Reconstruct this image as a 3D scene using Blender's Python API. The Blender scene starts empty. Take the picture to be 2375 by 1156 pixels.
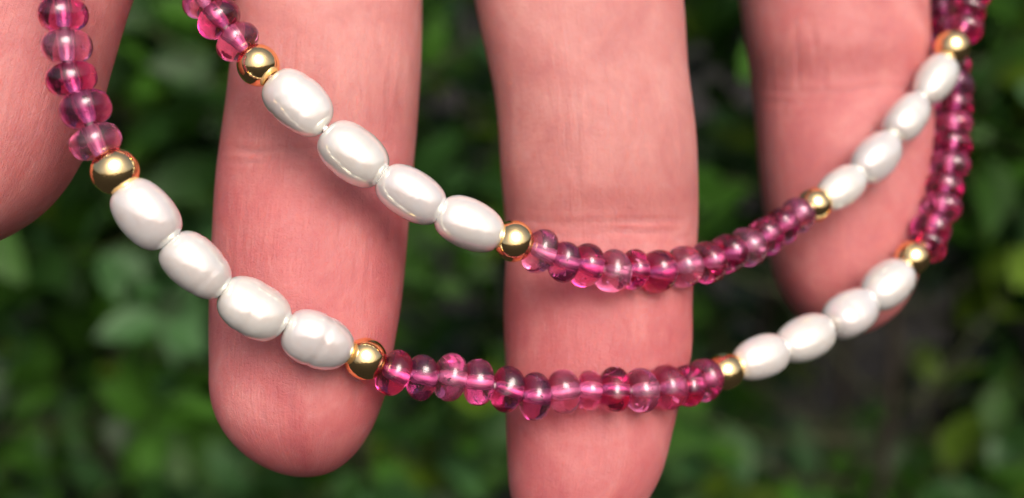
import bpy, bmesh, math, random
import numpy as np
from mathutils import Vector, Matrix

R = math.radians
scene = bpy.context.scene
C = scene.collection
random.seed(7)
rng = np.random.default_rng(7)

# ------------------------------------------------------------------ camera
IMG_W, IMG_H = 2375.0, 1156.0
HFOV = R(46.0)
F_PX = IMG_W / 2 / math.tan(HFOV / 2)
PITCH = R(20.0)
CAM = np.array([0.0, 0.0, 0.70])
RIGHT = np.array([1.0, 0.0, 0.0])
FWD = np.array([0.0, math.cos(PITCH), -math.sin(PITCH)])
UP = np.array([0.0, math.sin(PITCH), math.cos(PITCH)])

cd = bpy.data.cameras.new('camera')
cam = bpy.data.objects.new('camera', cd)
C.objects.link(cam)
cam.location = CAM
cam.rotation_euler = (math.pi / 2 - PITCH, 0, 0)
cd.sensor_width = 36.0
cd.lens = 18.0 / math.tan(HFOV / 2)
cd.clip_start = 0.002
cd.clip_end = 500.0
cd.dof.use_dof = True
cd.dof.focus_distance = 0.0848
cd.dof.aperture_fstop = cd.lens / 1.95
cd.dof.aperture_blades = 0
scene.camera = cam

# ------------------------------------------------------------------ light
SUN_EL, SUN_AZ = R(48), R(18)          # high, behind the photographer, a little to the right
sun_dir = Vector((math.sin(SUN_AZ) * math.cos(SUN_EL), -math.cos(SUN_AZ) * math.cos(SUN_EL), math.sin(SUN_EL)))
world = bpy.data.worlds.new('World')
scene.world = world
world.use_nodes = True
wn = world.node_tree
for n in list(wn.nodes):
    wn.nodes.remove(n)
sky = wn.nodes.new('ShaderNodeTexSky')
sky.sky_type = 'NISHITA'
sky.sun_disc = False
sky.sun_elevation = SUN_EL
sky.sun_rotation = math.atan2(sun_dir.x, sun_dir.y)
sky.air_density = 0.55
sky.dust_density = 9.0
sky.ozone_density = 1.0
bg = wn.nodes.new('ShaderNodeBackground')
bg.inputs['Strength'].default_value = 0.15
wo = wn.nodes.new('ShaderNodeOutputWorld')
wn.links.new(sky.outputs[0], bg.inputs[0])
wn.links.new(bg.outputs[0], wo.inputs[0])

sl = bpy.data.lights.new('sun', 'SUN')
sl.energy = 1.5
sl.angle = R(38)
sl.color = (1.0, 0.94, 0.86)
so = bpy.data.objects.new('sun', sl)
C.objects.link(so)
so.rotation_euler = (-sun_dir).to_track_quat('-Z', 'Y').to_euler()
so.location = (0.3, -0.6, 1.6)

scene.view_settings.view_transform = 'Standard'
scene.view_settings.look = 'None'
scene.view_settings.gamma = 1.0
scene.view_settings.use_curve_mapping = False
scene.view_settings.exposure = 0.35
scene.render.engine = 'CYCLES'
scene.cycles.use_denoising = True
scene.cycles.max_bounces = 16
scene.cycles.transmission_bounces = 14
scene.cycles.glossy_bounces = 6
scene.cycles.caustics_refractive = True
scene.cycles.caustics_reflective = True
scene.cycles.blur_glossy = 0.0
scene.cycles.sample_clamp_indirect = 8.0


# ------------------------------------------------------------------ helpers
def P(px, py, d):
    """point at photo position px, py standing d millimetres in front of the lens -> world metres"""
    d = np.asarray(d, dtype=float) * 0.001
    x = (np.asarray(px, dtype=float) - IMG_W / 2) / F_PX * d
    y = -(np.asarray(py, dtype=float) - IMG_H / 2) / F_PX * d
    return CAM + x[..., None] * RIGHT + y[..., None] * UP + d[..., None] * FWD


def cam_to_world(x, y, d):
    """camera-aligned millimetres -> world metres"""
    x, y, d = (np.asarray(v, dtype=float)[..., None] * 0.001 for v in (x, y, d))
    return CAM + x * RIGHT + y * UP + d * FWD


def mesh_obj(name, verts, faces, mats, parent=None, smooth=True, mat_idx=None):
    me = bpy.data.meshes.new(name)
    me.from_pydata([tuple(v) for v in verts], [], [tuple(f) for f in faces])
    if not isinstance(mats, (list, tuple)):
        mats = [mats]
    for m in mats:
        me.materials.append(m)
    if smooth:
        me.polygons.foreach_set('use_smooth', [True] * len(me.polygons))
    if mat_idx is not None:
        me.polygons.foreach_set('material_index', mat_idx)
    me.update()
    o = bpy.data.objects.new(name, me)
    C.objects.link(o)
    if parent is not None:
        o.parent = parent
    return o


def tag(o, label=None, cat=None, group=None, kind=None):
    if label: o['label'] = label
    if cat: o['category'] = cat
    if group: o['group'] = group
    if kind: o['kind'] = kind
    return o


def empty(name, loc):
    o = bpy.data.objects.new(name, None)
    o.empty_display_size = 0.01
    o.location = loc
    C.objects.link(o)
    return o


def new_mat(name):
    m = bpy.data.materials.new(name)
    m.use_nodes = True
    nt = m.node_tree
    for n in list(nt.nodes):
        nt.nodes.remove(n)
    out = nt.nodes.new('ShaderNodeOutputMaterial')
    return m, nt, out


def node(nt, kind, **kw):
    n = nt.nodes.new(kind)
    for k, v in kw.items():
        if hasattr(n, k):
            setattr(n, k, v)
        else:
            n.inputs[k.replace('_', ' ')].default_value = v
    return n


def ramp(nt, fac, stops):
    r = nt.nodes.new('ShaderNodeValToRGB')
    els = r.color_ramp.elements
    while len(els) < len(stops):
        els.new(0.5)
    for e, (p, c) in zip(els, stops):
        e.position = p
        e.color = (c[0], c[1], c[2], 1)
    nt.links.new(fac, r.inputs[0])
    return r.outputs[0]


def noise(nt, vec, scale, detail=3.0, rough=0.55, dist=0.0):
    n = nt.nodes.new('ShaderNodeTexNoise')
    n.inputs['Scale'].default_value = scale
    n.inputs['Detail'].default_value = detail
    n.inputs['Roughness'].default_value = rough
    n.inputs['Distortion'].default_value = dist
    if vec is not None:
        nt.links.new(vec, n.inputs['Vector'])
    return n


def mapping(nt, vec, scale, loc=(0, 0, 0)):
    m = nt.nodes.new('ShaderNodeMapping')
    m.inputs['Scale'].default_value = scale
    m.inputs['Location'].default_value = loc
    nt.links.new(vec, m.inputs['Vector'])
    return m.outputs[0]


def math_node(nt, op, a, b):
    n = nt.nodes.new('ShaderNodeMath')
    n.operation = op
    for i, v in enumerate((a, b)):
        if isinstance(v, (int, float)):
            n.inputs[i].default_value = v
        else:
            nt.links.new(v, n.inputs[i])
    return n.outputs[0]


# ------------------------------------------------------------------ materials
def skin_material():
    m, nt, out = new_mat('skin')
    b = nt.nodes.new('ShaderNodeBsdfPrincipled')
    at = nt.nodes.new('ShaderNodeAttribute')
    at.attribute_name = 'skin_mm'
    v = at.outputs['Vector']                       # x: around the finger, y: along it, both in millimetres
    blot = noise(nt, mapping(nt, v, (0.17, 0.13, 0)), 1.0, 5.0, 0.62, 0.6)
    fine = noise(nt, mapping(nt, v, (0.8, 0.6, 0)), 1.0, 5.0, 0.65, 1.2)
    streak = noise(nt, mapping(nt, v, (5.0, 0.5, 0)), 1.0, 4.0, 0.6, 0.25)
    f1 = math_node(nt, 'MULTIPLY', blot.outputs[0], 0.66)
    f2 = math_node(nt, 'MULTIPLY', fine.outputs[0], 0.26)
    f3 = math_node(nt, 'MULTIPLY', streak.outputs[0], 0.08)
    f = math_node(nt, 'ADD', math_node(nt, 'ADD', f1, f2), f3)
    pale = ramp(nt, f, [(0.34, (0.345, 0.118, 0.115)), (0.50, (0.408, 0.164, 0.152)), (0.66, (0.465, 0.222, 0.202))])
    red = ramp(nt, f, [(0.34, (0.340, 0.078, 0.088)), (0.50, (0.395, 0.115, 0.118)), (0.66, (0.450, 0.165, 0.162))])
    sep = nt.nodes.new('ShaderNodeSeparateXYZ')
    nt.links.new(v, sep.inputs[0])                 # z: how flushed the skin is (fingertips)
    mixc = nt.nodes.new('ShaderNodeMix')
    mixc.data_type = 'RGBA'
    nt.links.new(sep.outputs[2], mixc.inputs['Factor'])
    nt.links.new(pale, mixc.inputs[6])
    nt.links.new(red, mixc.inputs[7])
    nt.links.new(mixc.outputs[2], b.inputs['Base Color'])
    b.inputs['Subsurface Weight'].default_value = 0.8
    b.inputs['Subsurface Radius'].default_value = (1.0, 0.34, 0.20)
    b.inputs['Subsurface Scale'].default_value = 0.0016
    b.inputs['IOR'].default_value = 1.42
    rr = ramp(nt, fine.outputs[0], [(0.3, (0.40,) * 3), (0.7, (0.58,) * 3)])
    nt.links.new(rr, b.inputs['Roughness'])
    b.inputs['Specular IOR Level'].default_value = 0.42
    # fine relief: lengthwise lines, papillary ridges, pores
    ridge = nt.nodes.new('ShaderNodeTexWave')
    ridge.wave_type = 'BANDS'
    ridge.bands_direction = 'Y'
    ridge.inputs['Scale'].default_value = 0.62
    ridge.inputs['Distortion'].default_value = 9.0
    ridge.inputs['Detail'].default_value = 2.0
    ridge.inputs['Detail Scale'].default_value = 0.25
    nt.links.new(mapping(nt, v, (1.0, 1.0, 0)), ridge.inputs['Vector'])
    pore = noise(nt, mapping(nt, v, (3.6, 2.6, 0)), 1.0, 3.0, 0.6, 1.5)
    lines = noise(nt, mapping(nt, v, (5.2, 0.45, 0)), 1.0, 3.0, 0.55, 0.3)
    h = math_node(nt, 'ADD', math_node(nt, 'MULTIPLY', ridge.outputs[0], 0.02),
                  math_node(nt, 'ADD', math_node(nt, 'MULTIPLY', pore.outputs[0], 0.8),
                            math_node(nt, 'MULTIPLY', lines.outputs[0], 0.6)))
    bp = nt.nodes.new('ShaderNodeBump')
    bp.inputs['Strength'].default_value = 0.75
    bp.inputs['Distance'].default_value = 0.00015
    nt.links.new(h, bp.inputs['Height'])
    nt.links.new(bp.outputs[0], b.inputs['Normal'])
    nt.links.new(b.outputs[0], out.inputs[0])
    return m


def pearl_material(k):
    m, nt, out = new_mat('pearl_nacre')
    b = nt.nodes.new('ShaderNodeBsdfPrincipled')
    tc = nt.nodes.new('ShaderNodeTexCoord')
    n1 = noise(nt, mapping(nt, tc.outputs['Object'], (1, 1, 1), (k * 3.1, k, 0)), 520.0, 3.0, 0.6, 0.6)
    tint = [(0.675, 0.64, 0.615), (0.68, 0.65, 0.615), (0.67, 0.63, 0.62)][k % 3]
    col = ramp(nt, n1.outputs[0], [(0.32, (tint[0] * 0.97, tint[1] * 0.94, tint[2] * 0.93)), (0.5, tint),
                                   (0.68, (tint[0] * 0.985, tint[1] * 1.01, tint[2] * 1.02))])
    nt.links.new(col, b.inputs['Base Color'])
    b.inputs['Roughness'].default_value = 0.17
    b.inputs['Metallic'].default_value = 0.33
    b.inputs['IOR'].default_value = 1.75
    b.inputs['Specular IOR Level'].default_value = 0.6
    b.inputs['Thin Film Thickness'].default_value = 420.0
    b.inputs['Thin Film IOR'].default_value = 1.45
    b.inputs['Subsurface Weight'].default_value = 0.35
    b.inputs['Subsurface Radius'].default_value = (1.0, 0.8, 0.65)
    b.inputs['Subsurface Scale'].default_value = 0.0007
    b.inputs['Coat Weight'].default_value = 1.0
    b.inputs['Coat IOR'].default_value = 1.85
    b.inputs['Coat Roughness'].default_value = 0.13
    n2 = noise(nt, mapping(nt, tc.outputs['Object'], (1, 1, 1.8), (k * 0.7, 0, 0)), 420.0, 2.0, 0.5)
    bp = nt.nodes.new('ShaderNodeBump')
    bp.inputs['Strength'].default_value = 0.35
    bp.inputs['Distance'].default_value = 0.00020
    nt.links.new(n2.outputs[0], bp.inputs['Height'])
    nt.links.new(bp.outputs[0], b.inputs['Normal'])
    nt.links.new(bp.outputs[0], b.inputs['Coat Normal'])
    nt.links.new(b.outputs[0], out.inputs[0])
    return m


def gold_material():
    m, nt, out = new_mat('polished_gold')
    b = nt.nodes.new('ShaderNodeBsdfPrincipled')
    b.inputs['Metallic'].default_value = 1.0
    b.inputs['Base Color'].default_value = (1.0, 0.72, 0.34, 1)
    b.inputs['Specular Tint'].default_value = (1.0, 0.93, 0.74, 1)
    b.inputs['Roughness'].default_value = 0.10
    tc = nt.nodes.new('ShaderNodeTexCoord')
    n = noise(nt, tc.outputs['Object'], 1100.0, 3.0, 0.6, 0.5)
    bp = nt.nodes.new('ShaderNodeBump')
    bp.inputs['Strength'].default_value = 0.5
    bp.inputs['Distance'].default_value = 0.00005
    nt.links.new(n.outputs[0], bp.inputs['Height'])
    nt.links.new(bp.outputs[0], b.inputs['Normal'])
    nt.links.new(b.outputs[0], out.inputs[0])
    return m


def gem_material(name, absorb, milk, milk_col, rough):
    """transparent pink stone: clear surface, absorbing body, a little cloudiness"""
    m, nt, out = new_mat(name)
    tc = nt.nodes.new('ShaderNodeTexCoord')
    g = nt.nodes.new('ShaderNodeBsdfGlass')
    g.inputs['IOR'].default_value = 1.62
    g.inputs['Roughness'].default_value = rough
    g.inputs['Color'].default_value = (1.0, 0.965, 0.98, 1)
    n = noise(nt, tc.outputs['Object'], 420.0, 4.0, 0.55, 0.8)
    bp = nt.nodes.new('ShaderNodeBump')
    bp.inputs['Strength'].default_value = 0.45
    bp.inputs['Distance'].default_value = 0.00016
    nt.links.new(n.outputs[0], bp.inputs['Height'])
    nt.links.new(bp.outputs[0], g.inputs['Normal'])
    d = nt.nodes.new('ShaderNodeBsdfPrincipled')
    d.inputs['Base Color'].default_value = (*milk_col, 1)
    d.inputs['Roughness'].default_value = 0.08
    d.inputs['IOR'].default_value = 1.6
    t = nt.nodes.new('ShaderNodeBsdfTranslucent')
    t.inputs['Color'].default_value = (*milk_col, 1)
    mt = nt.nodes.new('ShaderNodeMixShader')
    mt.inputs[0].default_value = 0.5
    nt.links.new(d.outputs[0], mt.inputs[1])
    nt.links.new(t.outputs[0], mt.inputs[2])
    cloud = noise(nt, tc.outputs['Object'], 480.0, 4.0, 0.65, 1.2)
    f = ramp(nt, cloud.outputs[0], [(0.36, (milk * 0.3,) * 3), (0.66, (min(1.0, milk * 2.0),) * 3)])
    mx = nt.nodes.new('ShaderNodeMixShader')
    nt.links.new(f, mx.inputs[0])
    nt.links.new(g.outputs[0], mx.inputs[1])
    nt.links.new(mt.outputs[0], mx.inputs[2])
    nt.links.new(mx.outputs[0], out.inputs[0])
    va = nt.nodes.new('ShaderNodeVolumeAbsorption')
    dens = max(absorb) * 1.05
    va.inputs['Density'].default_value = dens
    va.inputs['Color'].default_value = (1 - absorb[0] / dens, 1 - absorb[1] / dens, 1 - absorb[2] / dens, 1)
    nt.links.new(va.outputs[0], out.inputs['Volume'])
    return m


def simple_mat(name, col, rough=0.6, var=0.15, scale=60.0):
    m, nt, out = new_mat(name)
    b = nt.nodes.new('ShaderNodeBsdfPrincipled')
    tc = nt.nodes.new('ShaderNodeTexCoord')
    n = noise(nt, tc.outputs['Object'], scale, 4.0, 0.6)
    c = ramp(nt, n.outputs[0], [(0.3, tuple(x * (1 - var) for x in col)), (0.7, tuple(min(1, x * (1 + var)) for x in col))])
    nt.links.new(c, b.inputs['Base Color'])
    b.inputs['Roughness'].default_value = rough
    nt.links.new(b.outputs[0], out.inputs[0])
    return m


def leaf_material(name, col, trans):
    m, nt, out = new_mat(name)
    b = nt.nodes.new('ShaderNodeBsdfPrincipled')
    tc = nt.nodes.new('ShaderNodeTexCoord')
    n = noise(nt, tc.outputs['Object'], 220.0, 3.0, 0.6)
    c = ramp(nt, n.outputs[0], [(0.3, tuple(x * 0.75 for x in col)), (0.7, tuple(x * 1.25 for x in col))])
    nt.links.new(c, b.inputs['Base Color'])
    b.inputs['Roughness'].default_value = 0.48
    b.inputs['Specular IOR Level'].default_value = 0.32
    t = nt.nodes.new('ShaderNodeBsdfTranslucent')
    nt.links.new(c, t.inputs['Color'])
    mx = nt.nodes.new('ShaderNodeMixShader')
    mx.inputs[0].default_value = trans
    nt.links.new(b.outputs[0], mx.inputs[1])
    nt.links.new(t.outputs[0], mx.inputs[2])
    nt.links.new(mx.outputs[0], out.inputs[0])
    return m


M_SKIN = skin_material()
M_PEARL = [pearl_material(k) for k in range(3)]
M_GOLD = gold_material()
GEM_SPECS = [  # absorption per metre (r, g, b), cloudiness, cloud colour
    ((60, 540, 255), 0.05, (0.66, 0.14, 0.28)),
    ((120, 720, 345), 0.04, (0.56, 0.09, 0.22)),
    ((55, 430, 205), 0.09, (0.68, 0.20, 0.36)),
    ((95, 640, 300), 0.05, (0.60, 0.10, 0.24)),
    ((150, 580, 290), 0.09, (0.46, 0.13, 0.28)),
    ((80, 360, 200), 0.11, (0.60, 0.26, 0.37)),
]
M_GEM = [gem_material('pink_stone', a, k, c, 0.0) for a, k, c in GEM_SPECS]
M_GEMHOLE = [gem_material('pink_stone_drilled', a, min(0.5, k * 3.0), (0.80, 0.36, 0.55), 0.35) for a, k, c in GEM_SPECS]
M_FLAKE_DARK = simple_mat('dark_inclusion', (0.10, 0.012, 0.03), 0.35, 0.2, 2000.0)
M_FLAKE_PALE = simple_mat('pale_inclusion', (0.62, 0.34, 0.45), 0.25, 0.2, 2000.0)
M_THREAD = simple_mat('silk_thread', (0.80, 0.66, 0.66), 0.7, 0.08, 3000.0)

# ------------------------------------------------------------------ ground
def build_ground():
    m, nt, out = new_mat('soil')
    b = nt.nodes.new('ShaderNodeBsdfPrincipled')
    tc = nt.nodes.new('ShaderNodeTexCoord')
    n = noise(nt, tc.outputs['Object'], 14.0, 8.0, 0.65)
    c = ramp(nt, n.outputs[0], [(0.3, (0.010, 0.009, 0.008)), (0.7, (0.030, 0.028, 0.026))])
    nt.links.new(c, b.inputs['Base Color'])
    b.inputs['Roughness'].default_value = 1.0
    b.inputs['Specular IOR Level'].default_value = 0.1
    bp = nt.nodes.new('ShaderNodeBump')
    bp.inputs['Distance'].default_value = 0.02
    nt.links.new(n.outputs[0], bp.inputs['Height'])
    nt.links.new(bp.outputs[0], b.inputs['Normal'])
    nt.links.new(b.outputs[0], out.inputs[0])
    s = 150.0
    o = mesh_obj('ground', [(-s, -s, 0), (s, -s, 0), (s, s, 0), (-s, s, 0)], [(0, 1, 2, 3)], m, smooth=False)
    tag(o, kind='structure')


build_ground()

# ------------------------------------------------------------------ hand
NF, NB = 104, 56                      # points across the palm side and across the back of a finger


def interp(xs, ys, x):
    """smooth monotone-ish cubic (Catmull-Rom) interpolation through the rows"""
    xs, ys, x = np.asarray(xs, float), np.asarray(ys, float), np.asarray(x, float)
    m = np.gradient(ys, xs)
    i = np.clip(np.searchsorted(xs, x) - 1, 0, len(xs) - 2)
    h = xs[i + 1] - xs[i]
    t = np.clip((x - xs[i]) / h, 0, 1)
    return ((2 * t**3 - 3 * t**2 + 1) * ys[i] + (t**3 - 2 * t**2 + t) * h * m[i]
            + (-2 * t**3 + 3 * t**2) * ys[i + 1] + (t**3 - t**2) * h * m[i + 1])


FINGERS = [
    dict(  # little finger, at the frame's left edge
        flush=0.45, rows=[(-640, 60, 470), (-400, 10, 425), (-150, -75, 352), (0, -120, 300), (110, -160, 264), (200, -195, 235), (260, -215, 221)],
        cap=(260, 578), capx=[(260, 3), (300, -7), (380, -30), (440, -42), (500, -56), (578, -82)],
        front=[(-640, 93), (-200, 86.5), (0, 84.2), (250, 82.6), (578, 82.6)], pad=0.90,
        creases=[[(-120, -60), (40, -48), (200, -52)], ]),
    dict(  # ring finger
        flush=0.95, rows=[(-760, 480, 1040), (-400, 560, 1000), (-150, 556, 984), (0, 547, 980), (120, 541, 977), (250, 528, 971), (330, 517, 966),
              (400, 508, 960), (550, 500, 946), (700, 497, 930), (850, 497, 906)],
        cap=(850, 1101), capx=[(850, 701.5), (950, 695), (1050, 704), (1101, 716)],
        front=[(-760, 103), (-200, 96.0), (0, 93.2), (200, 91.0), (345, 90.9), (520, 89.2), (700, 87.9), (850, 87.0), (1000, 86.8), (1101, 87.6)], pad=0.86,
        creases=[[(520, 338), (600, 348), (690, 345), (780, 340), (960, 322)], [(515, 372), (590, 374), (690, 366), (800, 370)],
                 [(520, 352), (640, 360)]]),
    dict(  # middle finger
        flush=1.0, rows=[(-760, 1030, 1640), (-400, 1050, 1560), (-150, 1070, 1562), (0, 1097, 1580), (150, 1125, 1597), (300, 1149, 1611), (450, 1160, 1617),
              (530, 1163, 1617), (600, 1165, 1614), (700, 1165, 1608), (800, 1167, 1600), (900, 1169, 1584)],
        cap=(900, 1290), capx=[(900, 1376.5), (1050, 1360), (1156, 1341), (1290, 1325)],
        front=[(-760, 106), (-200, 99.5), (0, 97.0), (250, 94.4), (440, 94.0), (530, 94.6), (650, 93.4), (850, 92.4), (1268, 90.0)], pad=0.86,
        creases=[[(1185, 512), (1300, 519), (1420, 515), (1600, 508)], [(1180, 541), (1330, 546), (1480, 541), (1600, 545)],
                 [(1240, 527), (1360, 531), (1470, 528)], [(1560, 560), (1612, 548)],
                 [(1338, 60), (1340, 240), (1345, 330)], [(1362, 130), (1366, 280), (1372, 420)], [(1392, 20), (1400, 200), (1408, 390)],
                 [(1405, 0), (1420, 130), (1437, 270), (1447, 390)], [(1430, 95), (1452, 230), (1468, 330)],
                 [(1312, 190), (1316, 360)], [(1470, 170), (1490, 300), (1500, 420)], [(1380, 300), (1390, 420)], [(1290, 20), (1296, 160)]]),
    dict(  # index finger, furthest from the lens
        flush=0.8, rows=[(-760, 1640, 2200), (-400, 1672, 2158), (-150, 1690, 2146), (0, 1712, 2145), (150, 1735, 2150), (300, 1752, 2154),
              (400, 1761, 2146), (480, 1769, 2138), (560, 1780, 2129)],
        cap=(560, 778), capx=[(560, 1954.5), (650, 1958), (720, 1957), (778, 1952)],
        front=[(-760, 122), (-200, 115), (0, 112.5), (120, 110.6), (210, 110.9), (330, 109.4), (560, 108.8), (800, 108.6)], pad=0.86,
        creases=[[(1745, 205), (1850, 216), (1960, 212), (2060, 200), (2140, 205)], [(1750, 235), (1860, 240), (1960, 236)],
                 [(1842, 20), (1848, 110)], [(1880, 40), (1890, 120)], [(1960, 0), (1964, 90)], [(2010, 30), (2015, 120)]]),
]


def fine_lines(seed, n, x0, x1, y0, y1, lean):
    """faint lengthwise wrinkles as polylines"""
    r = np.random.default_rng(seed)
    out = []
    for _ in range(n):
        x, y = r.uniform(x0, x1), r.uniform(y0, y1)
        L = r.uniform(70, 200)
        out.append([(x, y), (x + lean * L * 0.5 + r.normal(0, 3), y + L * 0.5), (x + lean * L + r.normal(0, 5), y + L)])
    return out


FINGERS[0]['creases'] += fine_lines(1, 8, 20, 230, -20, 250, -0.25)
FINGERS[1]['creases'] += fine_lines(2, 16, 600, 940, 0, 200, -0.02) + fine_lines(3, 12, 540, 920, 400, 600, -0.03) + fine_lines(8, 6, 560, 850, 840, 950, 0.0)
FINGERS[2]['creases'] += fine_lines(4, 12, 1200, 1570, 0, 330, 0.08) + fine_lines(5, 8, 1220, 1570, 680, 760, 0.0)
FINGERS[3]['creases'] += fine_lines(6, 10, 1780, 2100, 0, 120, 0.05)


def finger_rings(spec):
    rows = spec['rows']
    ry = [r[0] for r in rows]
    yc, yt = spec['cap']
    fy, fd = zip(*spec['front'])
    cy, cx_ = zip(*spec['capx'])
    wc = (rows[-1][2] - rows[-1][1]) / 2
    y_top = ry[0]
    ys = list(np.arange(y_top, -60, 32.0)) + list(np.arange(-60, yc, 8.0))
    th = np.linspace(0, math.pi / 2, 46)[:-1]
    ys_cap = yc + (yt - yc) * np.sin(th)
    ys = np.array(ys + list(ys_cap))
    n_body = len(ys) - len(ys_cap)
    front = interp(fy, fd, ys)
    xl = interp(ry, [r[1] for r in rows], np.minimum(ys, yc))
    xr = interp(ry, [r[2] for r in rows], np.minimum(ys, yc))
    cxs = (xl + xr) / 2
    w = (xr - xl) / 2
    u = np.clip((ys - yc) / (yt - yc), 0, 1)
    cap = np.sqrt(np.maximum(0, 1 - u**2))
    cxs[n_body:] = interp(cy, cx_, ys[n_body:])
    w[n_body:] = wc * cap[n_body:]
    phi = np.concatenate([np.linspace(math.pi, 0, NF, endpoint=False), np.linspace(0, -math.pi, NB, endpoint=False)])
    rings, mm = [], []
    # thickness in mm follows the uncapped width
    wfull = np.where(np.arange(len(ys)) < n_body, w, wc)
    arc = 0.0
    prev = None
    flush = np.clip((ys - (yt - 950)) / 380, 0, 1)
    flush = flush * flush * (3 - 2 * flush) * spec['flush']
    for i, y in enumerate(ys):
        tf = wfull[i] * (front[i]) / F_PX * spec['pad']          # front half-depth in mm
        tf = tf / (1 - wfull[i] * spec['pad'] / F_PX)
        dc = front[i] + tf
        k = cap[i]
        dcen = dc - 0.10 * tf * (1 - k)                          # the pad of the tip sits forward
        wm = w[i] * dc / F_PX * 0.985
        s, c = np.sin(phi), np.cos(phi)
        kt = math.sqrt(max(0.0, 1 - u[i]**2.9)) if k > 0 else 0.0     # the pad stays full almost to the tip
        t = np.where(s > 0, tf, tf * 0.92) * kt
        ex = 0.83                                                # slightly squared section
        X = (cxs[i] - IMG_W / 2) / F_PX * dc + wm * np.sign(c) * np.abs(c)**ex
        D = dcen - t * np.sign(s) * np.abs(s)**ex
        Y = np.full_like(X, -(y - IMG_H / 2) / F_PX * dc)
        ctr = np.array([X.mean(), Y[0], dc])
        if prev is not None:
            arc += np.linalg.norm(ctr - prev)
        prev = ctr
        rings.append(np.stack([X, Y, D], 1))
        mm.append(np.stack([(math.pi / 2 - phi) * wfull[i] * dc / F_PX, np.full_like(X, arc), np.full_like(X, flush[i])], 1))
    tipd = front[-1] + tf * 0.92
    tip = np.array([(cxs[-1] - IMG_W / 2) / F_PX * dc, -(yt - IMG_H / 2) / F_PX * dc, tipd])
    return np.array(rings), np.array(mm), tip, arc + 0.3


def carve(rings, spec, seed):
    """press the flexion creases and fine folds into the surface, and leave it slightly lumpy"""
    X, Y, D = rings[..., 0], rings[..., 1], rings[..., 2]
    px = X / D * F_PX + IMG_W / 2
    py = -Y / D * F_PX + IMG_H / 2
    n = len(rings[0])
    frontmask = np.zeros(n)
    frontmask[:NF] = np.sin(np.linspace(math.pi, 0, NF, endpoint=False))**0.6
    push = np.zeros_like(X)
    r = np.random.default_rng(seed)
    for ln in spec['creases']:
        pts = []
        for (ax, ay), (bx, by) in zip(ln[:-1], ln[1:]):
            for t in np.linspace(0, 1, 12, endpoint=False):
                pts.append((ax + (bx - ax) * t, ay + (by - ay) * t))
        pts.append(ln[-1])
        pts = np.array(pts)
        pts = pts + np.cumsum(r.normal(0, 0.7, pts.shape), 0)
        horizontal = abs(ln[-1][0] - ln[0][0]) > abs(ln[-1][1] - ln[0][1])
        dep, wid = (0.16, 6.0) if horizontal else (0.055, 5.0)
        x0, x1 = pts[:, 0].min() - 40, pts[:, 0].max() + 40
        y0, y1 = pts[:, 1].min() - 40, pts[:, 1].max() + 40
        sel = (px > x0) & (px < x1) & (py > y0) & (py < y1)
        sel[:, NF:] = False
        if not sel.any():
            continue
        q = np.stack([px[sel], py[sel]], 1)
        best = np.full(len(q), 1e9)
        along = np.zeros(len(q))
        for j in range(len(pts) - 1):
            a, b = pts[j], pts[j + 1]
            ab = b - a
            t = np.clip(((q - a) @ ab) / (ab @ ab + 1e-9), 0, 1)
            dd = np.linalg.norm(q - (a + t[:, None] * ab), axis=1)
            m = dd < best
            best[m] = dd[m]
            along[m] = (j + t[m]) / (len(pts) - 1)
        fade = np.sin(np.clip(along, 0.0, 1.0) * math.pi)**0.5
        push[sel] += dep * fade * (np.exp(-(best / wid)**2) - 0.35 * np.exp(-((best - 2.2 * wid) / (1.3 * wid))**2))
    lump = np.zeros_like(X)
    for _ in range(14):
        fx, fy, ph = r.normal(0, 0.012), r.normal(0, 0.009), r.uniform(0, 6.28)
        lump += 0.035 * np.sin(fx * px + fy * py + ph)
    push = push * frontmask + lump
    cx = X.mean(1, keepdims=True)
    cd_ = D.mean(1, keepdims=True)
    vx, vd = X - cx, D - cd_
    L = np.sqrt(vx**2 + vd**2) + 1e-6
    rings = rings.copy()
    sc = np.minimum(1, L / 3.0)
    rings[..., 0] -= vx / L * push * sc
    rings[..., 2] -= vd / L * push * sc
    return rings


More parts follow.
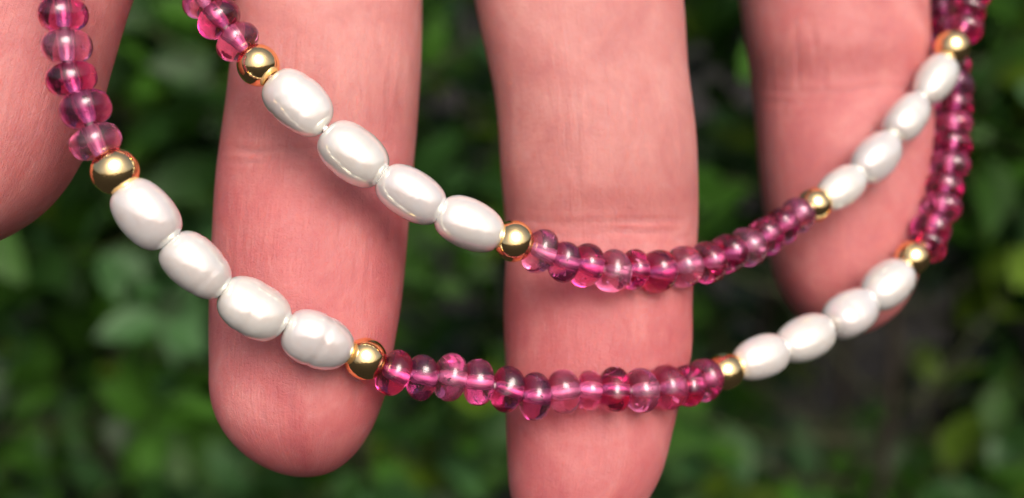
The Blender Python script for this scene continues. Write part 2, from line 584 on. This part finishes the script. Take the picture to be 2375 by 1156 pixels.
def build_hand():
    verts, mmv, faces = [], [], []
    tops = []
    N = NF + NB
    data = []
    for k, spec in enumerate(FINGERS):
        rings, mm, tip, arc = finger_rings(spec)
        data.append([carve(rings, spec, 40 + k), mm, tip, arc])
    # neighbours meet at the webs: pull the side points of the top rows together
    web = []
    for k in range(3):
        a = data[k][0][0][NF]            # right side of finger k (phi = 0)
        b = data[k + 1][0][0][0]         # left side of finger k+1 (phi = pi)
        web.append((a + b) / 2)
    for k in range(4):
        rings = data[k][0]
        for i in range(6):
            f = (1 - i / 6.0)**2
            ring = rings[i]
            base = rings[0] if i == 0 else ring
            left, right = base[0].copy(), base[NF].copy()
            dl = (web[k - 1] - data[k][0][0][0]) if k > 0 and i > 0 else ((web[k - 1] - left) if k > 0 else np.zeros(3))
            dr = (web[k] - data[k][0][0][NF]) if k < 3 and i > 0 else ((web[k] - right) if k < 3 else np.zeros(3))
            if i == 0:
                keep = (dl.copy(), dr.copy())
            dl, dr = keep
            s = (ring[:, 0] - left[0]) / max(1e-6, right[0] - left[0])
            rings[i] = ring + f * ((1 - s)[:, None] * dl + s[:, None] * dr)
    for k in range(4):
        rings, mm, tip, arc = data[k]
        off = sum(len(v) for v in verts)
        nr = len(rings)
        verts.append(rings.reshape(-1, 3)); mmv.append((mm + np.array([k * 90.0, k * 37.0, 0])).reshape(-1, 3))
        for i in range(nr - 1):
            for j in range(N):
                j2 = (j + 1) % N
                faces.append((off + i * N + j, off + (i + 1) * N + j, off + (i + 1) * N + j2, off + i * N + j2))
        ti = off + nr * N
        verts.append(tip[None]); mmv.append((np.array([[0, arc, 1.0]]) + np.array([k * 90.0, k * 37.0, 0])))
        for j in range(N):
            faces.append((off + (nr - 1) * N + j, ti, off + (nr - 1) * N + (j + 1) % N))
        tops.append([off + j for j in range(N)])
    # palm: the four top rows, front sides left to right then backs right to left, lofted to the wrist
    order = []
    for k in range(4):
        order += tops[k][:NF + (1 if k == 3 else 0)]
    for k in (3, 2, 1, 0):
        order += tops[k][NF + (1 if k == 3 else 0):]
    allv = np.concatenate(verts)
    ring0 = allv[order]
    M = len(order)
    nfront = 4 * NF + 1
    xmin, xmax = ring0[:, 0].min(), ring0[:, 0].max()
    s = (ring0[:, 0] - xmin) / (xmax - xmin)
    is_front = np.arange(M) < nfront
    y0 = ring0[:, 1].mean()
    prev_idx = order
    base = len(allv)
    extra, extram = [], []
    rows = 26
    for r in range(1, rows + 1):
        t = r / rows
        e = min(1.0, t * 3.2); e = e * e * (3 - 2 * e)
        hw = (xmax - xmin) / 2 * (1 + 0.06 * math.sin(t * 2.6) - 0.34 * t * t)
        xc = (xmin + xmax) / 2 + 2.0 * t
        cosv = 2 * s - 1
        prof = np.sqrt(np.maximum(0, 1 - cosv**2))**0.7
        th = 12.5 + 3.5 * math.sin(t * 2.4)
        dmid = np.interp(s, [0, 1], [ring0[np.argmin(ring0[:, 0]), 2], ring0[np.argmax(ring0[:, 0]), 2]]) + 26.0 * t
        tgt = np.stack([xc + hw * cosv, np.full(M, y0 + 88.0 * t), dmid + np.where(is_front, -1, 1) * th * prof], 1)
        cur = ring0 + np.array([0, 88.0 * t, 26.0 * t])
        v = cur * (1 - e) + tgt * e
        extra.append(v)
        extram.append(np.stack([v[:, 0], -v[:, 1], np.zeros(M)], 1))
        idx = list(range(base + (r - 1) * M, base + r * M))
        for j in range(M):
            j2 = (j + 1) % M
            faces.append((prev_idx[j], prev_idx[j2], idx[j2], idx[j]))
        prev_idx = idx
    faces.append(tuple(prev_idx))
    allv = np.concatenate([allv] + extra)
    allm = np.concatenate(mmv + extram)
    W = cam_to_world(allv[:, 0], allv[:, 1], allv[:, 2])
    origin = W.mean(0)
    me = bpy.data.meshes.new('hand')
    me.from_pydata((W - origin).tolist(), [], faces)
    at = me.attributes.new('skin_mm', 'FLOAT_VECTOR', 'POINT')
    at.data.foreach_set('vector', allm.astype(np.float32).ravel())
    bm = bmesh.new(); bm.from_mesh(me)
    bmesh.ops.remove_doubles(bm, verts=bm.verts, dist=2e-6)
    bmesh.ops.recalc_face_normals(bm, faces=bm.faces)
    bm.to_mesh(me); bm.free()
    me.materials.append(M_SKIN)
    me.polygons.foreach_set('use_smooth', [True] * len(me.polygons))
    o = bpy.data.objects.new('hand', me)
    o.location = origin
    C.objects.link(o)
    tag(o, 'bare hand with four spread fingers hanging down behind the two bead strands', 'hand')


build_hand()

# ------------------------------------------------------------------ bead strands
# (kind, x, y, breadth, length) as seen in the photograph; the distance along the view comes from the depth rows
UPPER = [
    ('g', 318, -245, 92, 58), ('g', 345, -196, 94, 56), ('g', 374, -148, 95, 58), ('g', 405, -99, 96, 58), ('g', 438, -48, 96, 60),
    ('g', 471, 1, 97, 60), ('g', 508, 45, 103, 60), ('g', 551, 97, 108, 62), ('o', 599, 152, 99, 92),
    ('p', 692, 240, 136, 192), ('p', 820, 358, 140, 182), ('p', 954, 451, 131, 174), ('p', 1089, 522, 126, 164), ('o', 1191, 560, 97, 88),
    ('g', 1252, 583, 108, 60), ('g', 1307, 607, 98, 48), ('g', 1361, 616, 104, 58), ('g', 1421, 630, 100, 56), ('g', 1472, 626, 97, 46),
    ('g', 1527, 630, 102, 55), ('g', 1586, 619, 97, 55), ('g', 1642, 609, 98, 52), ('g', 1690, 588, 96, 46), ('g', 1735, 573, 93, 48),
    ('g', 1776, 548, 92, 46), ('g', 1815, 524, 84, 42), ('g', 1851, 500, 86, 42), ('o', 1889, 476, 80, 72),
    ('p', 1950, 436, 96, 126), ('p', 2032, 365, 105, 138), ('p', 2103, 273, 99, 134), ('p', 2168, 187, 96, 132), ('o', 2208, 110, 80, 72),
    ('g', 2233, 68, 90, 44), ('g', 2241, 28, 90, 42), ('g', 2253, -12, 88, 42), ('g', 2264, -54, 88, 42), ('g', 2274, -96, 87, 42),
    ('g', 2283, -138, 87, 42), ('g', 2291, -180, 86, 42), ('g', 2298, -222, 86, 42),
]
UPPER_DEPTH = [(-245, 88.5), (0, 86.5), (152, 86.0), (240, 86.0), (360, 86.2), (450, 86.8), (522, 87.4), (560, 88.0)]
UPPER_DEPTH_X = [(300, 88.5), (471, 86.6), (599, 86.0), (820, 86.0), (1089, 87.2), (1191, 87.9), (1361, 90.0), (1527, 92.8), (1690, 97.0),
                 (1889, 103.2), (2032, 106.3), (2103, 108.0), (2168, 110.2), (2208, 111.8), (2233, 113.0), (2298, 117.5)]
LOWER = [
    ('g', 118, -178, 108, 70), ('g', 128, -108, 110, 70), ('g', 137, -37, 110, 70), ('g', 146, 35, 112, 68), ('g', 155, 109, 115, 74), ('g', 166, 183, 117, 76), ('g', 199, 253, 124, 74), ('g', 222, 329, 118, 78),
    ('o', 267, 398, 112, 98), ('p', 339, 497, 149, 168), ('p', 456, 617, 139, 186), ('p', 588, 716, 141, 196), ('p', 737, 788, 146, 176),
    ('o', 848, 833, 98, 90), ('g', 914, 865, 110, 62), ('g', 978, 874, 107, 55), ('g', 1043, 876, 117, 66), ('g', 1109, 887, 107, 62),
    ('g', 1176, 903, 106, 65), ('g', 1241, 920, 112, 62), ('g', 1307, 908, 107, 60), ('g', 1367, 906, 98, 50), ('g', 1423, 906, 107, 58),
    ('g', 1488, 906, 103, 56), ('g', 1545, 900, 107, 56), ('g', 1595, 896, 94, 44), ('g', 1635, 881, 98, 46), ('o', 1682, 862, 87, 78),
    ('p', 1762, 830, 113, 142), ('p', 1868, 786, 111, 142), ('p', 1975, 727, 113, 142), ('p', 2057, 661, 111, 134), ('o', 2116, 598, 78, 72),
    ('g', 2149, 572, 92, 46), ('g', 2162, 530, 90, 46), ('g', 2183, 482, 92, 46), ('g', 2191, 434, 88, 46), ('g', 2201, 384, 92, 46),
    ('g', 2207, 338, 92, 46), ('g', 2210, 294, 88, 44), ('g', 2213, 246, 88, 46), ('g', 2214, 198, 86, 44), ('g', 2209, 152, 84, 42),
    ('g', 2201, 108, 82, 42), ('g', 2193, 66, 80, 40), ('g', 2186, 26, 80, 40), ('g', 2180, -14, 80, 40), ('g', 2175, -54, 80, 40), ('g', 2170, -94, 79, 40),
    ('g', 2166, -134, 79, 40),
]


def depth_upper(x, y):
    a, b = zip(*UPPER_DEPTH_X)
    return float(np.interp(x, a, b))


def depth_lower(x, y):
    if x > 2116:                          # the far side climbs behind the other strand
        return float(np.interp(-y, [-598, -480, -340, -198, -108, 134], [107.0, 110.0, 113.0, 116.5, 119.0, 124.0]))
    a, b = zip((100, 80.2), (146, 80.0), (267, 80.2), (456, 81.8), (737, 84.8), (848, 86.2), (1109, 88.3), (1307, 89.6), (1423, 90.2), (1488, 91.0), (1545, 92.4),
               (1595, 94.2), (1682, 97.0), (1868, 100.8), (2057, 105.2), (2116, 107.0))
    return float(np.interp(x, a, b))


def lathe_mesh(name, profile, seg, wobble, mats, idx_fn=None, seed=0, ring_fn=None):
    """turn (radius, z) pairs round the local Z axis; wobble gives every bead its own hand-made shape"""
    r = np.random.default_rng(seed)
    amp = [(r.normal(0, 1), r.uniform(0, 6.28), r.integers(2, 4), r.normal(0, 1.1)) for _ in range(4)]
    pr = np.array(profile)
    zmax = np.abs(pr[:, 1]).max()
    verts, faces, mi = [], [], []
    for i, (rad, z) in enumerate(pr):
        for j in range(seg):
            a = 2 * math.pi * j / seg
            f = 1.0
            for g, ph, k, zz in amp:
                f += wobble * g * math.sin(k * a + ph + zz * z / zmax)
            if idx_fn and idx_fn(i):
                f = 1.0
            verts.append((rad * f * math.cos(a), rad * f * math.sin(a), z * (1 + wobble * 0.8 * math.sin(a + amp[0][1]))))
    n = len(pr)
    closed = bool(idx_fn)
    for i in range(n if closed else n - 1):
        i2 = (i + 1) % n
        for j in range(seg):
            j2 = (j + 1) % seg
            faces.append((i * seg + j, i * seg + j2, i2 * seg + j2, i2 * seg + j))
            mi.append(1 if (idx_fn and idx_fn(i) and idx_fn(i2)) else 0)
    me = bpy.data.meshes.new(name)
    me.from_pydata(verts, [], faces)
    for m in mats:
        me.materials.append(m)
    me.polygons.foreach_set('use_smooth', [True] * len(faces))
    if len(mats) > 1:
        me.polygons.foreach_set('material_index', mi)
    bm = bmesh.new(); bm.from_mesh(me)
    bmesh.ops.recalc_face_normals(bm, faces=bm.faces)
    bm.to_mesh(me); bm.free()
    return me


HOLE = 0.00036


def gem_mesh(Rr, h, k, seed):
    prof = []
    n = 18
    z_hole = h * 0.955
    for i in range(n + 1):
        t = -1 + 2 * i / n                                  # from the upper hole rim round the girdle to the lower one
        a = t * math.pi / 2 * 0.965
        z = h * math.copysign(abs(math.sin(a))**0.92, math.sin(a))
        rad = HOLE + (Rr - HOLE) * math.cos(a)**0.80
        prof.append((rad, z))
    prof[0] = (HOLE * 1.12, -z_hole)
    prof[-1] = (HOLE * 1.12, z_hole)
    base = len(prof)
    for i in range(5):
        prof.append((HOLE, z_hole * (0.94 - 1.88 * i / 4)))
    me = lathe_mesh('pink_bead', prof, 44, 0.021, [M_GEM[k], M_GEMHOLE[k]], idx_fn=lambda i: i >= base or i == 0 or i == base - 1, seed=seed)
    # natural flaws inside the stone: a few tiny flakes between the drill hole and the skin of the bead
    me.materials.append(M_FLAKE_DARK)
    me.materials.append(M_FLAKE_PALE)
    r = np.random.default_rng(seed + 31)
    bm = bmesh.new(); bm.from_mesh(me)
    for _ in range(int(r.integers(3, 8))):
        a = r.uniform(0, 6.28)
        rho = HOLE + (Rr - HOLE) * r.uniform(0.30, 0.72)
        zz = h * r.uniform(-0.45, 0.45) * (1 - rho / Rr * 0.5)
        c = Vector((rho * math.cos(a), rho * math.sin(a), zz))
        nrm = Vector(r.normal(0, 1, 3)).normalized()
        u = nrm.orthogonal().normalized()
        w = nrm.cross(u)
        sz = Rr * r.uniform(0.05, 0.17)
        el = r.uniform(0.25, 0.8)
        ph = r.uniform(0, 6.28)
        vs = []
        for q in range(7):
            t = 2 * math.pi * q / 7
            rr_ = sz * r.uniform(0.6, 1.15)
            vs.append(bm.verts.new(c + u * (rr_ * math.cos(t + ph)) + w * (rr_ * el * math.sin(t + ph)) + nrm * (sz * 0.2 * math.sin(2 * t))))
        f = bm.faces.new(vs)
        f.material_index = 2 if r.uniform() < 0.6 else 3
    bm.to_mesh(me); bm.free()
    return me


def gold_mesh(Rr, h, seed):
    prof = [(HOLE * 0.9, -h * 0.86), (HOLE * 1.5, -h * 0.97), (HOLE * 2.0, -h)]
    cr = HOLE * 2.0
    a0 = math.acos(min(0.95, cr / Rr))
    for i in range(1, 24):
        a = -a0 + 2 * a0 * i / 24
        prof.append((Rr * math.cos(a)**0.93, h * 0.995 * math.sin(a) / math.sin(a0)))
    prof += [(HOLE * 2.0, h), (HOLE * 1.5, h * 0.97), (HOLE * 0.9, h * 0.86)]
    return lathe_mesh('gold_bead', prof, 48, 0.004, [M_GOLD], seed=seed)


def pearl_mesh(Rr, h, k, seed):
    r = np.random.default_rng(seed + 900)
    prof = []
    n = 40
    egg = r.uniform(-0.09, 0.09)
    gz, gd = r.uniform(-0.5, 0.5), r.uniform(0.0, 0.03)
    if k == 7:
        gz, gd = 0.02, 0.03
    for i in range(n + 1):
        a = -math.pi / 2 + math.pi * i / n
        s = math.sin(a)
        z = h * math.copysign(abs(s)**0.97, s)
        rad = Rr * math.cos(a)**0.64 * (1 + egg * s)
        rad *= 1 - gd * math.exp(-((s - gz) / 0.09)**2) - 0.5 * gd * math.exp(-((s + gz * 1.3) / 0.06)**2)
        prof.append((max(rad, 0.00018), z))
    return lathe_mesh('pearl', prof, 56, 0.022, [M_PEARL[seed % 3]], seed=seed)


def build_strand(name, label, beads, depth_fn, seed):
    r = np.random.default_rng(seed)
    pts = np.array([P(b[1], b[2], depth_fn(b[1], b[2])) for b in beads])
    n = len(beads)
    half, rad = [], []
    for b in beads:
        d = depth_fn(b[1], b[2]) * 0.001
        half.append(b[4] * d / F_PX / 2)
        rad.append(b[3] * d / F_PX / 2)
    half = np.array(half)
    for _ in range(10):                                    # neighbours on the thread just touch
        for i in range(n - 1):
            gap = np.linalg.norm(pts[i + 1] - pts[i]) * 0.992 - half[i] - half[i + 1]
            wi = 0.15 if beads[i][0] == 'o' else 1.0
            wj = 0.15 if beads[i + 1][0] == 'o' else 1.0
            half[i] += 0.5 * gap * wi / (wi + wj)
            half[i + 1] += 0.5 * gap * wj / (wi + wj)
    i = 0
    while i < n:                                           # the pearls of one run are about one size
        j = i
        while j < n and beads[j][0] == beads[i][0]: j += 1
        if beads[i][0] != 'o':
            mix = 0.75 if beads[i][0] == 'p' else 0.4
            half[i:j] = half[i:j] * (1 - mix) + half[i:j].mean() * mix
        i = j
    root = empty(name, pts.mean(0))
    root['label'] = label
    root['category'] = 'necklace'
    org = pts.mean(0)
    names = {'g': 'pink_bead', 'o': 'gold_bead', 'p': 'pearl'}
    last = -1
    for i, b in enumerate(beads):
        a, c = pts[max(0, i - 1)], pts[min(n - 1, i + 1)]
        if 0 < i < n - 1 and b[0] != 'g':
            ha, hc = half[i - 1], half[i + 1]
            a = pts[i - 1] + (pts[i] - pts[i - 1]) * ha / np.linalg.norm(pts[i] - pts[i - 1])
            c = pts[i + 1] + (pts[i] - pts[i + 1]) * hc / np.linalg.norm(pts[i] - pts[i + 1])
        ax = Vector(c - a).normalized()
        if b[0] == 'g':
            jit = Vector(r.normal(0, 0.075, 3))
            ax = (ax + jit).normalized()
            k = int(r.integers(0, len(M_GEM)))
            if k == last: k = (k + 1) % len(M_GEM)
            last = k
            me = gem_mesh(rad[i], half[i], k, seed * 100 + i)
        elif b[0] == 'o':
            me = gold_mesh(rad[i], max(half[i], rad[i] * 0.86), seed * 100 + i)
        else:
            me = pearl_mesh(rad[i] * 0.915, half[i] * 1.05, 7 if (b[1], b[2]) == (737, 788) else 0, seed * 100 + i)
        o = bpy.data.objects.new(names[b[0]], me)
        C.objects.link(o)
        o.parent = root
        q = Vector((0, 0, 1)).rotation_difference(ax)
        o.rotation_mode = 'QUATERNION'
        o.rotation_quaternion = q @ Matrix.Rotation(r.uniform(0, 6.28), 3, 'Z').to_quaternion()
        o.location = Vector(pts[i] - org)
    # the thread through all the holes
    verts, faces = [], []
    seg = 8
    dense = []
    for i in range(n - 1):
        p0, p1, p2, p3 = pts[max(0, i - 1)], pts[i], pts[i + 1], pts[min(n - 1, i + 2)]
        for t in np.linspace(0, 1, 4, endpoint=False):
            dense.append(0.5 * ((2 * p1) + (-p0 + p2) * t + (2 * p0 - 5 * p1 + 4 * p2 - p3) * t * t + (-p0 + 3 * p1 - 3 * p2 + p3) * t**3))
    dense.append(pts[-1])
    dense = np.array(dense)
    for i, p in enumerate(dense):
        tan = Vector(dense[min(len(dense) - 1, i + 1)] - dense[max(0, i - 1)]).normalized()
        u = tan.cross(Vector((0.3, 0.2, 0.93))).normalized()
        w = tan.cross(u)
        for j in range(seg):
            aa = 2 * math.pi * j / seg
            q = Vector(p - org) + (u * math.cos(aa) + w * math.sin(aa)) * 0.00024
            verts.append(tuple(q))
    for i in range(len(dense) - 1):
        for j in range(seg):
            j2 = (j + 1) % seg
            faces.append((i * seg + j, i * seg + j2, (i + 1) * seg + j2, (i + 1) * seg + j))
    mesh_obj('thread', verts, faces, M_THREAD, root)
    return root


build_strand('bead_strand', 'upper strand of pink, gold and white pearl beads crossing the middle of the fingers', UPPER, depth_upper, 3)
build_strand('bead_strand', 'lower strand of pink, gold and white pearl beads hanging in front of the fingertips', LOWER, depth_lower, 5)

# ------------------------------------------------------------------ shrub behind the hand
LEAF_MATS = [
    leaf_material('leaf_dark', (0.016, 0.052, 0.008), 0.25),
    leaf_material('leaf_green', (0.040, 0.12, 0.011), 0.3),
    leaf_material('leaf_fresh', (0.105, 0.19, 0.014), 0.35),
    leaf_material('leaf_grey_green', (0.042, 0.112, 0.034), 0.25),
]
M_BARK = simple_mat('bark', (0.030, 0.022, 0.014), 0.85, 0.35, 90.0)
M_TWIG = simple_mat('green_twig', (0.045, 0.050, 0.018), 0.7, 0.25, 90.0)


def leaf_template(L, W, fold, droop):
    """small oval leaf: 5 stations along the midrib, two halves folded up from it"""
    st = [(0.0, 0.10), (0.22, 0.78), (0.5, 1.0), (0.78, 0.66), (1.0, 0.04)]
    v, f = [], []
    for t, w in st:
        z = -droop * t * t * L
        v += [(-w * W / 2, t * L, z + fold * w * W / 2), (0, t * L, z), (w * W / 2, t * L, z + fold * w * W / 2)]
    for i in range(4):
        a = i * 3
        f += [(a, a + 1, a + 4, a + 3), (a + 1, a + 2, a + 5, a + 4)]
    return np.array(v), f


def tube(path, r0, r1, seg=7):
    verts, faces = [], []
    n = len(path)
    for i, p in enumerate(path):
        tan = Vector(path[min(n - 1, i + 1)] - path[max(0, i - 1)]).normalized()
        u = tan.cross(Vector((0.31, 0.9, 0.2))).normalized()
        w = tan.cross(u)
        rr = r0 + (r1 - r0) * i / (n - 1)
        for j in range(seg):
            a = 2 * math.pi * j / seg
            verts.append(tuple(Vector(p) + (u * math.cos(a) + w * math.sin(a)) * rr))
    for i in range(n - 1):
        for j in range(seg):
            j2 = (j + 1) % seg
            faces.append((i * seg + j, i * seg + j2, (i + 1) * seg + j2, (i + 1) * seg + j))
    return verts, faces


def build_shrub():
    r = np.random.default_rng(21)
    root = empty('shrub', (0.0, 0.62, 0.0))
    org = np.array([0.0, 0.62, 0.0])
    tag(root, 'dense leafy green shrub out of focus behind the hand', 'shrub')
    tmpl = [leaf_template(0.027, 0.016, 0.30, 0.15), leaf_template(0.033, 0.018, 0.2, 0.28), leaf_template(0.022, 0.0145, 0.4, 0.1)]
    leaves = []          # (position, rotation matrix, template, scale, material)

    def wander(p, d, length, steps, jit, grav):
        path = [p]
        d = np.array(d, float)
        for _ in range(steps):
            d = d + r.normal(0, jit, 3) + np.array([0, 0, grav])
            d /= np.linalg.norm(d)
            path.append(path[-1] + d * length / steps)
        return path, d

    gaps = [(np.array([0.12, 0.38, 0.53]), 0.06), (np.array([0.15, 0.50, 0.475]), 0.09), (np.array([0.19, 0.62, 0.42]), 0.10), (np.array([0.24, 0.75, 0.37]), 0.11), (np.array([-0.015, 0.42, 0.62]), 0.045), (np.array([0.20, 0.50, 0.66]), 0.05), (np.array([-0.17, 0.42, 0.47]), 0.035)]
    stems = []
    for s in range(22):
        x = -0.52 + 1.04 * s / 21 + r.normal(0, 0.025)
        y = 0.60 + 0.10 * (s % 3) + r.normal(0, 0.05)
        path, _ = wander(np.array([x, y, 0.0]), (r.normal(0, 0.10), r.normal(-0.05, 0.10), 1), 0.88 + r.uniform(-0.08, 0.08), 16, 0.07, 0.03)
        stems.append(path)
        v, f = tube(path, 0.0042, 0.0016)
        mesh_obj('stem', np.array(v) - org, f, M_BARK, root)
    twv, twf = [], []
    for path in stems:
        for i in range(4, len(path)):
            for q in range(5):
                az = r.uniform(0, 6.28)
                d = np.array([math.cos(az), math.sin(az), r.uniform(-0.1, 0.9)])
                d[1] -= 0.25
                d /= np.linalg.norm(d)
                L = r.uniform(0.08, 0.20)
                tp, _ = wander(path[i] + r.normal(0, 0.01, 3), d, L, 7, 0.14, 0.05)
                if min(p[1] for p in tp) < 0.28:
                    continue
                v, f = tube(tp, 0.0011, 0.0005, 4)
                o = len(twv); twv += v; twf += [tuple(k + o for k in ff) for ff in f]
                mi0 = r.choice(4, p=[0.34, 0.36, 0.14, 0.16])
                for k in range(1, len(tp)):
                    tan = tp[k] - tp[k - 1]
                    tan /= np.linalg.norm(tan)
                    for side in (0, 1):
                        perp = np.cross(tan, r.normal(0, 1, 3))
                        perp /= np.linalg.norm(perp)
                        ydir = tan * 0.55 + perp * 0.85 + np.array([0, -0.15, 0.15])
                        ydir /= np.linalg.norm(ydir)
                        up = np.array([0, -0.45, 1.0]) + r.normal(0, 0.45, 3)
                        xdir = np.cross(ydir, up); xdir /= np.linalg.norm(xdir)
                        zdir = np.cross(xdir, ydir)
                        pos = tp[k] + r.normal(0, 0.002, 3)
                        if any(np.linalg.norm(pos - g) < gr * r.uniform(0.75, 1.1) for g, gr in gaps):
                            continue
                        mi = mi0 if r.uniform() < 0.7 else r.choice(4, p=[0.34, 0.36, 0.14, 0.16])
                        leaves.append((pos, np.stack([xdir, ydir, zdir], 1), int(r.integers(0, 3)), r.uniform(0.75, 1.35), int(mi)))
    mesh_obj('twigs', np.array(twv) - org, twf, M_TWIG, root)['kind'] = 'stuff'
    # which leaves show largest in the picture
    score = []
    for i, (p, m, t, s, mi) in enumerate(leaves):
        q = p - CAM
        d = q @ FWD
        px = (q @ RIGHT) / d * F_PX; py = (q @ UP) / d * F_PX
        inside = abs(px) < 1170 and abs(py) < 560
        score.append((s / d * abs(m[:, 2] @ q) / np.linalg.norm(q)) if inside else -1)
    order = np.argsort(score)[::-1]
    meshes = {}
    for t in range(3):
        for k in range(4):
            me = bpy.data.meshes.new('leaf')
            me.from_pydata(tmpl[t][0].tolist(), [], tmpl[t][1])
            me.materials.append(LEAF_MATS[k])
            me.polygons.foreach_set('use_smooth', [True] * len(me.polygons))
            meshes[t, k] = me
    for i in order[:300]:
        p, m, t, s, mi = leaves[i]
        o = bpy.data.objects.new('leaf', meshes[t, mi])
        C.objects.link(o)
        o.parent = root
        M4 = Matrix([list(m[0] * s) + [p[0] - org[0]], list(m[1] * s) + [p[1] - org[1]], list(m[2] * s) + [p[2] - org[2]], [0, 0, 0, 1]])
        o.matrix_local = M4
    V, Fc, MI = [], [], []
    off = 0
    for i in order[300:]:
        p, m, t, s, mi = leaves[i]
        v = (tmpl[t][0] * s) @ m.T + p - org
        V.append(v)
        Fc += [tuple(k + off for k in f) for f in tmpl[t][1]]
        MI += [mi] * len(tmpl[t][1])
        off += len(v)
    o = mesh_obj('foliage', np.concatenate(V), Fc, LEAF_MATS, root, mat_idx=MI)
    o['kind'] = 'stuff'
    print('leaves', len(leaves))


build_shrub()
